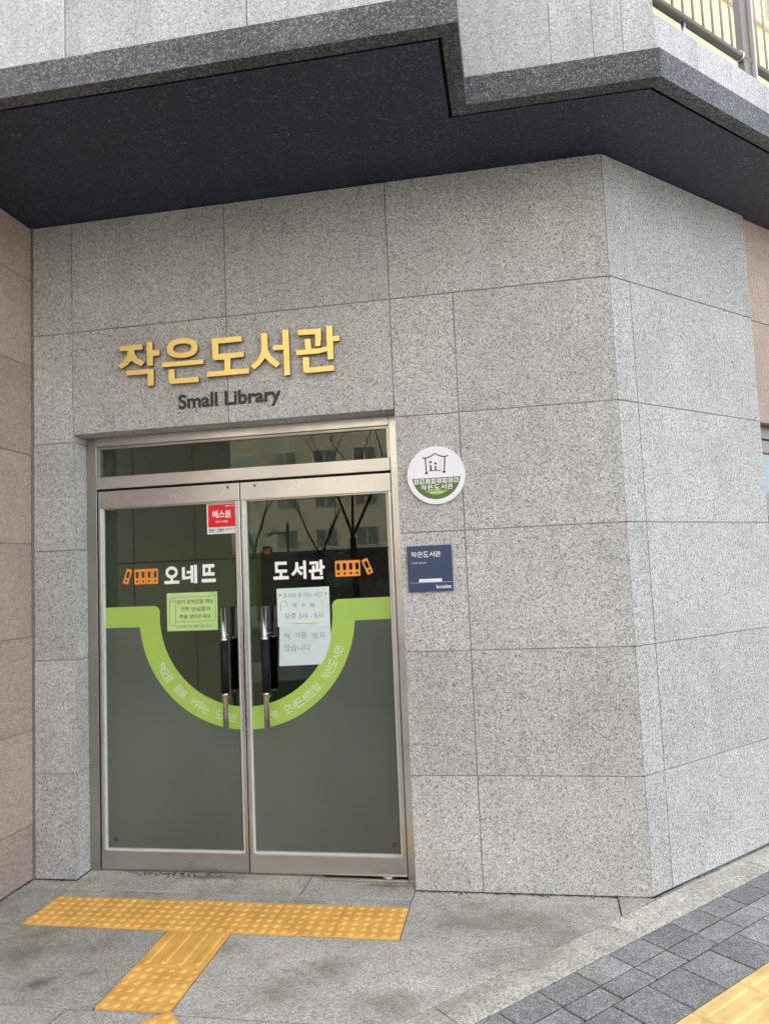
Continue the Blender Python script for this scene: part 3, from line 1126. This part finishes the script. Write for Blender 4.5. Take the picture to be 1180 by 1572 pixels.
# desk, monitor and stand-in chair
dk = thing('reception_desk', 'plain desk inside the library behind the right door leaf', 'desk', (1.0, 2.6, 0))
box('desk_top', (.4, 1.7), (2.3, 2.9), (.97, 1.0), 'interior_wall', dk)
box('desk_front', (.4, 1.7), (2.3, 2.32), (.003, .969), 'interior_wall', dk)
for a in (.42, 1.66):
    box('leg', (a, a + .03), (2.86, 2.89), (.003, .969), 'interior_wall', dk)
mo = thing('computer_monitor', 'grey green computer screen on the desk near the right door edge', 'monitor', (.7, 2.5, 1.0))
box('screen', (.50, 1.0), (2.50, 2.53), (1.14, 1.46), 'ink_grey', mo, bevel=.004)
box('stand', (.72, .78), (2.53, 2.56), (1.01, 1.14), 'interior_dark', mo)
box('foot', (.64, .86), (2.47, 2.61), (1.0005, 1.01), 'interior_dark', mo)

oc = thing('stand_in_chair', 'dark chair and blue grey hooded jacket standing in for an unidentified shape inside the library', 'chair', (.86, 1.75, 0))  # made-up chair and jacket in place of an unidentified dark hooded shape
tube('column', (.88, 1.78, .08), (.88, 1.78, .82), .03, 'interior_dark', oc)
for a in range(5):
    tube('base_arm', (.88, 1.78, .08), (.88 + .3 * math.cos(R(72 * a)), 1.78 + .3 * math.sin(R(72 * a)), .04), .018, 'interior_dark', oc)
box('seat', (.63, 1.13), (1.6, 2.05), (.82, .90), 'interior_dark', oc, bevel=.02)
box('backrest', (.66, 1.10), (1.60, 1.66), (.96, 1.56), 'interior_dark', oc, bevel=.025)
bm = bmesh.new()
r = bmesh.ops.create_uvsphere(bm, u_segments=20, v_segments=12, radius=1)
for v in bm.verts:
    k_ = 1 - .35 * max(0, v.co.z)
    v.co = Vector((v.co.x * .13 * k_, v.co.y * .10 * k_, v.co.z * .14))
o = link('jacket_hood', from_bm(bm, 'jacket_hood'), 'blue_cloth', (.79, 1.60, 1.60), oc)
bm = bmesh.new()
r = bmesh.ops.create_uvsphere(bm, u_segments=20, v_segments=12, radius=1)
for v in bm.verts:
    v.co = Vector((v.co.x * .10, v.co.y * .06, v.co.z * .26))
link('jacket_sleeve', from_bm(bm, 'jacket_sleeve'), 'blue_cloth', (1.09, 1.60, 1.28), oc)

# ================================================================== SIGNS AND STICKERS
CAMP = Vector((2.03939, -3.73311, 1.57153))


def px(u, v, y):
    """photo measurement of a letter corner -> its place on the wall plane y"""
    r = fw * 1129.13 + rt * (u - 590) - up * (v - 786)
    k = (y - CAMP.y) / r.y
    p = CAMP + r * k
    return (p.x, p.z)


YGd = -.030
P7 = lambda x, y: px(170 + x / 6.21, 490 + y / 6.21, YGd)
P8 = lambda x, y: px(350 + x / 6.21, 480 + y / 6.21, YGd)
gs = thing('gold_hangul_sign', 'raised gold Korean letters reading small library above the door', 'sign', (.57, 0, 2.77))


def gold(pts):
    o = plate('gold_letter', pts, YGd, .020, 'gold', gs)
    o.data.materials.append(MATS['letter_edge'])
    for f in o.data.polygons:
        if abs(f.normal.y) < .5:
            f.material_index = 1


gold([[P7(*p) for p in ((85, 262), (303, 238), (306, 288), (224, 297), (232, 335), (262, 372), (325, 408), (292, 447), (235, 420), (198, 395), (160, 435), (103, 472), (70, 440), (125, 400), (155, 350), (165, 302), (87, 306))]])
gold([[P7(*p) for p in ((342, 218), (397, 214), (400, 295), (466, 292), (466, 343), (403, 352), (403, 441), (350, 444))]])
gold([[P7(*p) for p in ((148, 492), (410, 472), (411, 632), (355, 636), (353, 522), (148, 538))]])


def sell(cx_, cy_, a, b_, n, tilt):
    out = []
    for k in range(n):
        th_ = 2 * math.pi * k / n
        c_, s_ = math.cos(th_), math.sin(th_)
        x = a * math.copysign(abs(c_) ** .85, c_)
        y = b_ * math.copysign(abs(s_) ** .85, s_)
        out.append(P7(cx_ + x, cy_ + y + x * tilt))
    return out


gold([sell(683, 275, 146, 93, 40, -.06), sell(683, 275, 88, 44, 32, -.07)])
gold([[P7(*p) for p in ((487, 415), (884, 382), (886, 425), (489, 460))]])
gold([[P7(*p) for p in ((553, 482), (608, 476), (612, 567), (838, 546), (840, 597), (585, 617), (563, 612), (553, 592))]])
F_ = lambda u, v: px(u, v, YGd)
gold([[F_(*p) for p in ((325.1, 519.8), (370.9, 515.7), (371.4, 523.8), (335.1, 527.4), (335.5, 543.6), (374.2, 539.6), (374.5, 547.3), (354, 550), (354, 567), (382.2, 565),
                        (382.7, 572.9), (317.8, 578.6), (317.8, 570.8), (344.7, 568.6), (344.7, 552), (330.2, 552.8), (326.5, 550.4))]])
gold([[P8(*p) for p in ((313, 198), (374, 194), (380, 350), (410, 410), (494, 487), (462, 522), (400, 480), (353, 432), (310, 490), (252, 540), (218, 508), (280, 450), (315, 380), (320, 320))]])
gold([[P8(*p) for p in ((516, 162), (575, 160), (583, 360), (592, 592), (537, 600), (529, 352), (430, 360), (427, 314), (522, 305))]])
gold([[P8(*p) for p in ((666, 165), (885, 148), (886, 250), (878, 316), (830, 322), (830, 205), (668, 215))]])
gold([[P8(*p) for p in ((730, 252), (783, 247), (796, 344), (880, 338), (942, 320), (935, 128), (992, 122), (998, 224), (1062, 219), (1063, 265), (1000, 272), (1005, 440), (951, 447), (945, 366), (860, 388), (655, 405), (648, 358), (737, 350))]])
gold([[P8(*p) for p in ((712, 428), (770, 422), (778, 523), (1008, 500), (1012, 550), (745, 577), (718, 560))]])

es = thing('english_sign', 'dark grey raised letters reading Small Library below the gold sign', 'sign', (.57, 0, 2.54))
vs, fs = glyph_mesh('Small Library', .014)
# one mesh per letter, spaced by the font itself
word = 'Small Library'
tot0, tot1 = min(v.x for v in vs), max(v.x for v in vs)
yy0, yy1 = min(v.y for v in vs), max(v.y for v in vs)
SX0, SX1, SZ0, SZ1 = .283, .868, 2.488, 2.592


def word_letters(word, off, X0, X1, Z0, Z1, y, th, mat, par, name):
    vs, fs = glyph_mesh(word, off)
    tot0, tot1 = min(v.x for v in vs), max(v.x for v in vs)
    b0, b1 = min(v.y for v in vs), max(v.y for v in vs)
    # connected pieces, then pieces sharing an x range are one letter
    adj = list(range(len(vs)))

    def find(i):
        while adj[i] != i:
            adj[i] = adj[adj[i]]
            i = adj[i]
        return i
    for f in fs:
        for k in f[1:]:
            adj[find(k)] = find(f[0])
    comp = {}
    for f in fs:
        comp.setdefault(find(f[0]), []).append(f)
    comps = []
    for fl in comp.values():
        xs_ = [vs[i].x for f in fl for i in f]
        comps.append([min(xs_), max(xs_), fl])
    comps.sort(key=lambda c_: c_[0])
    merged = []
    for c_ in comps:
        if merged and c_[0] < merged[-1][1] - .35 * (c_[1] - c_[0]):
            merged[-1][1] = max(merged[-1][1], c_[1])
            merged[-1][2] = merged[-1][2] + c_[2]
        else:
            merged.append(c_)
    for a, b_, fl in merged:
        cx_ = (a + b_) / 2
        bm = bmesh.new()
        mp = {}
        for f in fl:
            for i in f:
                if i not in mp:
                    mp[i] = bm.verts.new(((vs[i].x - cx_) * (X1 - X0) / (tot1 - tot0), (1 - vs[i].z) * th, (vs[i].y - b0) * (Z1 - Z0) / (b1 - b0)))
            try:
                bm.faces.new([mp[i] for i in f])
            except ValueError:
                pass
        link(name, from_bm(bm, name), mat, (X0 + (cx_ - tot0) * (X1 - X0) / (tot1 - tot0), y, Z0), par)


word_letters('Small Library', .024, SX0, SX1, SZ0, SZ1, -.0055, .0045, 'charcoal_paint', es, 'letter')

# ---- round sign
rsn = thing('round_sign', 'round white wall sign with a pavilion drawing over a green half disc', 'sign', (1.679, 0, 2.055))
rc = (1.679, 2.0555)
RR = .1485
tube('disc', (rc[0], -.016, rc[1]), (rc[0], -.001, rc[1]), RR, 'sign_white', rsn, n=72)
Z = lambda x, y: px(620 + x / 11.8, 680 + y / 11.8, -.018)
yS = -.0165


def stroke(name, pts, w_, y, mat, par, closed=False):
    """flat brush line in the wall plane"""
    bm = bmesh.new()
    n_ = len(pts)
    cx_ = sum(p[0] for p in pts) / n_
    cz_ = sum(p[1] for p in pts) / n_
    L_, R_ = [], []
    for i, p in enumerate(pts):
        a = pts[(i - 1) % n_] if (closed or i > 0) else p
        b_ = pts[(i + 1) % n_] if (closed or i < n_ - 1) else p
        d = Vector((b_[0] - a[0], b_[1] - a[1]))
        d.normalize()
        nrm = Vector((-d.y, d.x)) * (w_ / 2)
        L_.append(bm.verts.new((p[0] + nrm.x - cx_, 0, p[1] + nrm.y - cz_)))
        R_.append(bm.verts.new((p[0] - nrm.x - cx_, 0, p[1] - nrm.y - cz_)))
    for i in range(n_ if closed else n_ - 1):
        j = (i + 1) % n_
        bm.faces.new((L_[i], L_[j], R_[j], R_[i]))
    return link(name, from_bm(bm, name), mat, (cx_, y, cz_), par)


def blob(name, c, rx, rz, y, mat, par, n=16):
    return plate(name, [[(c[0] + rx * math.cos(2 * math.pi * k / n), c[1] + rz * math.sin(2 * math.pi * k / n)) for k in range(n)]], y, 0, mat, par)


stroke('roof_line', [Z(330, 262), Z(350, 278), Z(400, 272), Z(460, 250), Z(520, 215), Z(555, 185), Z(590, 210), Z(650, 232), Z(710, 245), Z(760, 240), Z(795, 222)], .006, yS, 'sign_black', rsn)
stroke('post_line', [Z(382, 280), Z(392, 400), Z(405, 530)], .006, yS - .0004, 'sign_black', rsn)
stroke('post_line', [Z(735, 250), Z(733, 390), Z(727, 510)], .006, yS - .0004, 'sign_black', rsn)
blob('post_foot', Z(403, 547), .0085, .0055, yS - .0008, 'sign_black', rsn)
blob('post_foot', Z(724, 522), .0085, .0055, yS - .0008, 'sign_black', rsn)
blob('figure_head', Z(475, 347), .0065, .0065, yS, 'sign_black', rsn)
blob('figure_head', Z(567, 372), .0065, .006, yS, 'sign_black', rsn)
stroke('figure_body', [Z(475, 400), Z(484, 460), Z(492, 500)], .009, yS, 'sign_black', rsn)
stroke('figure_body', [Z(568, 412), Z(570, 460), Z(570, 497)], .008, yS, 'sign_black', rsn)
stroke('bench_line', [Z(455, 505), Z(520, 502), Z(600, 498), Z(670, 495)], .004, yS - .0004, 'sign_black', rsn)
stroke('figure_outline', [(Z(652, 338)[0] + .0065 * math.cos(R(a)), Z(652, 338)[1] + .0065 * math.sin(R(a))) for a in range(0, 360, 30)], .0018, yS, 'sign_beige', rsn, True)
stroke('figure_outline', [Z(650, 385), Z(635, 440), Z(620, 495), Z(655, 500), Z(668, 440), Z(668, 390)], .002, yS - .0002, 'sign_beige', rsn)
ch0 = Z(138, 655)
ch1 = Z(1025, 600)
gr = RR * .83
zc = (ch0[1] + ch1[1]) / 2
a0 = math.asin((zc - rc[1]) / gr)
half = [(rc[0] + gr * math.cos(a), rc[1] + gr * math.sin(a)) for a in [(math.pi - a0) + (math.pi + 2 * a0) * k / 36 for k in range(37)]]
plate('green_half_disc', [half], yS, 0, 'sign_green', rsn)
lime = []
for k in range(13):
    x = -.062 + .124 * k / 12
    lime.append((rc[0] + x, rc[1] - .078 + .0))
lo_ = [(rc[0] + x, rc[1] - .078 - .022 * (1 - (x / .062) ** 2)) for x in [.062 - .124 * k / 12 for k in range(1, 12)]]
plate('lime_ribbon', [lime + lo_], yS - .0005, 0, 'sign_lime', rsn)
for k, ch_ in enumerate('호평오네뜨센트럴'):
    c_ = (rc[0] - .101 + .0289 * k, rc[1] - .0300)
    o = plate('white_square', [[(c_[0] - .0112, c_[1] - .0125), (c_[0] + .0112, c_[1] - .0125), (c_[0] + .0112, c_[1] + .0125), (c_[0] - .0112, c_[1] + .0125)]], yS - .0006, 0, 'sign_white', rsn)
    lettering('small_letter', ch_, (c_[0] - .0092, c_[0] + .0092), (c_[1] - .0098, c_[1] + .0098), yS - .0012, 'sign_green', rsn, off=.01)
for k, ch_ in enumerate('작은도서관'):
    c_ = (rc[0] - .066 + .0335 * k, rc[1] - .0610)
    lettering('brush_letter', ch_, (c_[0] - .0152, c_[0] + .0152), (c_[1] - .0135, c_[1] + .0135), yS - .0010, 'sign_white', rsn, off=.018)
lettering('since_text', 'SINCE 2022', (rc[0] - .032, rc[0] + .032), (rc[1] - .0925, rc[1] - .0840), yS - .0010, 'sign_white', rsn, off=.005)

# ---- blue sign
bs = thing('blue_sign', 'square navy blue wall plate with white Korean text below the round sign', 'sign', (1.6245, 0, 1.583))
box('plate', (1.511, 1.738), (-.014, -.001), (1.467, 1.699), 'sign_blue', bs, bevel=.0012)
yB = -.0146
for k, ch_ in enumerate('작은도서관'):
    lettering('letter', ch_, (1.532 + .0305 * k, 1.560 + .0305 * k), (1.641, 1.669), yB, 'white_print', bs, off=.008)
lettering('subtitle', 'Small Library', (1.533, 1.606), (1.606, 1.618), yB, 'sticker_white', bs)
box('label_strip', (1.5665, 1.683), (-.0175, -.0142), (1.5145, 1.531), 'sign_white', bs)
plate('thin_line', [[(1.522, 1.5118), (1.7375, 1.5118), (1.7375, 1.5132), (1.522, 1.5132)]], yB, 0, 'sticker_white', bs)
lettering('name_text', 'bonaète', (1.654, 1.727), (1.481, 1.500), yB, 'white_print', bs, off=.012)

# ---- security sticker
sk = thing('security_sticker', 'red and white square security sticker at the top of the left door glass', 'sticker', (.4545, YG, 1.912))
yK = YG - .0016
box('sticker_base', (.368, .541), (yK, YG - .0004), (1.826, 1.999), 'sticker_white', sk)
plate('red_field', [[(.376, 1.864), (.534, 1.864), (.534, 1.990), (.376, 1.990)]], yK - .0005, 0, 'sticker_red', sk)
lettering('sticker_title', '에스원', (.402, .508), (1.914, 1.957), yK - .001, 'white_print', sk, off=.022)
lettering('sticker_line', 'CCTV 작동중', (.419, .491), (1.888, 1.900), yK - .001, 'white_print', sk, off=.01)
lettering('sticker_corner_text', '범죄예방시스템', (.478, .528), (1.976, 1.984), yK - .001, 'white_print', sk, off=.01)
for ch_, xa, xb, mt_ in (('S', .379, .394, 'navy_print'), ('E', .3965, .4085, 'navy_print'), ('C', .410, .4265, 'cyan_print'), ('O', .427, .4445, 'navy_print'), ('M', .446, .465, 'navy_print')):
    lettering('sticker_logo_letter', ch_, (xa, xb), (1.836, 1.856), yK - .0006, mt_, sk, off=.02)
for k, w_ in enumerate((.055, .046, .012)):
    plate('sticker_fine_line', [[(.473, 1.852 - .007 * k), (.473 + w_, 1.852 - .007 * k), (.473 + w_, 1.8548 - .007 * k), (.473, 1.8548 - .007 * k)]], yK - .0006, 0, 'ink_grey', sk)

# ---- green notice with a drawn scroll
gn = thing('green_notice', 'light green paper notice with a scroll drawing taped to the left door', 'notice', (.269, YG, 1.4))
yN = YG - .0030
box('paper', (.120, .419), (yN, yN + .0006), (1.2965, 1.507), 'green_paper', gn)
Q = lambda x, y: px(240 + x / 10.73, 900 + y / 10.73, .145)
yI = yN - .0006
stroke('scroll_line', [Q(870, 165), Q(700, 172), Q(500, 178), Q(300, 187), Q(245, 195), Q(220, 215), Q(218, 240), Q(235, 255), Q(290, 250), Q(315, 232), Q(312, 208), Q(285, 200), Q(262, 215), Q(265, 250)], .0018, yI, 'ink_green', gn)
stroke('scroll_line', [Q(220, 240), Q(218, 500), Q(220, 620), Q(235, 645), Q(270, 652), Q(305, 642), Q(320, 615), Q(318, 400), Q(316, 225)], .0018, yI - .0002, 'ink_green', gn)
stroke('scroll_line', [Q(322, 587), Q(600, 578), Q(930, 565), Q(965, 552), Q(975, 530), Q(972, 300), Q(968, 125), Q(940, 98), Q(900, 102), Q(872, 130), Q(875, 158), Q(910, 160), Q(950, 150), Q(968, 130)], .0018, yI - .0004, 'ink_green', gn)


def line_text(par, s, x0, y0, x1, y1, fn, y, mat, name='text_line', off=.006):
    a, b_ = fn(x0, y0), fn(x1, y1)
    lettering(name, s, (a[0], b_[0]), (b_[1], a[1]), y, mat, par, off=off)


line_text(gn, '문이 닫혀있을 때는', 342, 225, 945, 277, Q, yI - .0002, 'ink_green')
line_text(gn, '안쪽', 405, 345, 540, 408, Q, yI - .0002, 'ink_green')
line_text(gn, '반납함', 580, 338, 820, 400, Q, yI - .0002, 'ink_green')
line_text(gn, '에', 825, 340, 885, 390, Q, yI - .0002, 'ink_green')
stroke('underline', [Q(580, 408), Q(820, 400)], .0015, yI - .0002, 'ink_green', gn)
line_text(gn, '책을 넣어주세요.', 385, 470, 912, 522, Q, yI - .0002, 'ink_green')
line_text(gn, '<이 문은 당시 열리었습니다>', 325, 640, 912, 672, Q, yI - .0002, 'ink_green', off=0)

# ---- opening hours sheet and donation sheet
T = lambda x, y: px(415 + x / 10.73, 890 + y / 10.73, .145)
oh = thing('opening_hours_sheet', 'white handwritten opening hours sheet with a drawn girl on the right door', 'notice', (.91, YG, 1.40))
yO = YG - .0040
plate('paper', [[T(103, 150), T(125, 780), T(985, 745), T(965, 108)]], yO, .0006, 'white_paper', oh)
yJ = yO - .0006
line_text(oh, '도서관 문 여는 시간', 215, 222, 858, 278, T, yJ, 'ink_grey')
for a in (142, 892):
    line_text(oh, '♥', a, 240 if a < 500 else 208, a + 38, 278 if a < 500 else 244, T, yJ, 'ink_grey', name='heart')
for s, a, b_ in (('화', 360, 440), ('수', 500, 580), ('목', 650, 735)):
    line_text(oh, s, a, 385, b_, 460, T, yJ, 'ink_grey')
line_text(oh, '오후 3시 - 5시', 235, 550, 865, 632, T, yJ, 'ink_grey')
stroke('highlighter_stroke', [T(340, 725), T(500, 722), T(650, 715), T(790, 708)], .0055, yJ, 'ink_lime', oh)
stroke('drawing_hair', [T(180, 520), T(172, 440), T(182, 370), T(215, 342), T(255, 352), T(272, 395), T(280, 440)], .0028, yJ, 'ink_teal', oh)
stroke('drawing_face', [T(200, 430), T(205, 445), T(240, 452), T(262, 435)], .0012, yJ, 'ink_grey', oh)
stroke('drawing_scribble', [T(790, 360), T(870, 345), T(820, 380), T(890, 375), T(850, 410), T(895, 440), T(850, 470), T(880, 490)], .003, yJ, 'ink_lime', oh)
stroke('drawing_scribble', [T(925, 415), T(935, 440), T(915, 455)], .0012, yJ, 'ink_teal', oh)
dn = thing('donation_sheet', 'white handwritten sheet about book donations tucked below the hours sheet', 'notice', (.91, YG, 1.20))
yD = YG - .0027
plate('paper', [[T(150, 760), T(145, 1425), T(835, 1392), T(900, 1290), T(960, 1130), T(995, 960), T(988, 740)]], yD, .0006, 'sheet_paper', dn)
for s, a, b_ in (('책', 225, 320), ('기증', 400, 600), ('받지', 695, 895)):
    line_text(dn, s, a, 865 if s != '책' else 885, b_, 965 if s != '책' else 985, T, yD - .0006, 'ink_grey', off=0)
line_text(dn, '않습니다', 230, 1065, 655, 1172, T, yD - .0006, 'ink_grey', off=0)

# ================================================================== ACROSS THE STREET (seen mirrored in the glass and steel)


def block(name, label, x0, x1, y, zt, mat, fl0=3.6, fh=2.9, wx=3.0, ww=1.7, depth=12, rows=None, win=True):
    b_ = thing(name, label, 'building', ((x0 + x1) / 2, y - depth / 2, 0))
    box('wall', (x0, x1), (y - depth, y), (-.02, zt), mat, b_)
    if not win:
        return b_
    bmw, bmf = None, None
    nrow = int((zt - fl0) / fh)
    mesh_f = mesh_p = None
    for r_ in range(nrow if rows is None else min(rows, nrow)):
        x = x0 + 1.0
        while x + ww < x1 - .5:
            z = fl0 + r_ * fh
            if mesh_f is None:
                f = box('window', (x, x + ww), (y + .002, y + .06), (z, z + 1.4), 'far_frame', b_)
                mesh_f = f.data
                pa = box('pane', (x + .06, x + ww / 2 - .03), (y + .061, y + .07), (z + .06, z + 1.34), 'far_glass', f)
                mesh_p = pa.data
            else:
                f = link('window', mesh_f, None, (x + ww / 2, y + .031, z + .7), b_)
                link('pane', mesh_p, None, (x + ww / 4 + .015, y + .0655, z + .7), f)
            link('pane', mesh_p, None, (x + ww * .75 - .015, y + .0655, z + .7), f)
            x += wx
    return b_


block('apartment_block', 'cream apartment block across the street reflected in the right door glass', -19, 6, -48, 40, 'far_wall', rows=7)
block('apartment_block', 'grey apartment block reflected in the left part of the transom glass', -46, -21, -42, 44, 'far_wall_grey', rows=7)
block('apartment_block', 'tall pale apartment block at the far right end of the street across', 9, 34, -52, 36, 'far_wall', rows=6)
sf = block('shop_row', 'low dark shop row standing before the cream block across the street', -30, 12, -36, 3.0, 'far_dark', win=False)


def make_tree(name, label, loc, h, seed, trunk_r=.11, spread=.5):
    rr = random.Random(seed)
    tr_ = thing(name, label, 'tree', loc, 'bare street trees across the road')
    bt, bb = bmesh.new(), bmesh.new()

    def grow(p, d, L, r, depth):
        steps = 3
        for k in range(steps):
            d2 = (d + Vector((rr.uniform(-.16, .16), rr.uniform(-.16, .16), rr.uniform(-.05, .12)))).normalized()
            q = p + d2 * (L / steps)
            r2 = r * .88
            tube_bm(bt if depth == 0 else bb, p, q, r, r2, n=6 if depth < 2 else 4, caps=False)
            p, d, r = q, d2, r2
        if depth >= 6 or r < .004:
            return
        for k in range(rr.choice((2, 3, 3))):
            a = rr.uniform(0, 2 * math.pi)
            tilt = rr.uniform(.35, .75) * (1 if depth else spread * 2)
            side_v = Vector((math.cos(a), math.sin(a), 0))
            nd = (d * math.cos(tilt) + side_v * math.sin(tilt) + Vector((0, 0, .15))).normalized()
            grow(p, nd, L * rr.uniform(.62, .82), r * rr.uniform(.5, .68), depth + 1)
    grow(Vector((0, 0, 0)), Vector((0, 0, 1)), h * .28, trunk_r, 0)
    link('trunk', from_bm(bt, 'trunk'), 'bark', loc, tr_)
    link('crown', from_bm(bb, 'crown'), 'bark', loc, tr_)
    return tr_


make_tree('bare_tree', 'bare street tree forking low, reflected at the left of the right door', (-7.2, -22, 0), 9, 11, .13)
make_tree('bare_tree', 'slender bare street tree reflected behind the camera pole', (-5.0, -22.5, 0), 8, 5, .10)
make_tree('bare_tree', 'thick double stemmed bare tree reflected at the right edge of the right door', (-1.9, -14, 0), 9, 23, .12, .3)
make_tree('bare_tree', 'bare street tree farther along, reflected in the transom glass', (-10.5, -24, 0), 10, 31, .12)
make_tree('bare_tree', 'bare street tree beside the left apartment block', (-15, -21, 0), 9, 41, .12)
cp = thing('camera_pole', 'street pole with a security camera and a yellow sign across the road', 'pole', (-6.05, -22, 0))
tube('pole', (-6.05, -22, -.02), (-6.05, -22, 3.55), .06, 'pole_grey', cp)
tube('arm', (-6.05, -22, 3.15), (-6.65, -22, 3.22), .025, 'pole_grey', cp)
tube('camera_housing', (-6.45, -21.9, 3.30), (-6.78, -21.9, 3.12), .09, 'window_frame_white', cp)
box('sign_board', (-7.02, -6.68), (-22.04, -22.0), (2.34, 2.72), 'charcoal_paint', cp)
box('sign_face', (-6.97, -6.73), (-21.999, -21.99), (2.40, 2.66), 'tactile_yellow', cp)
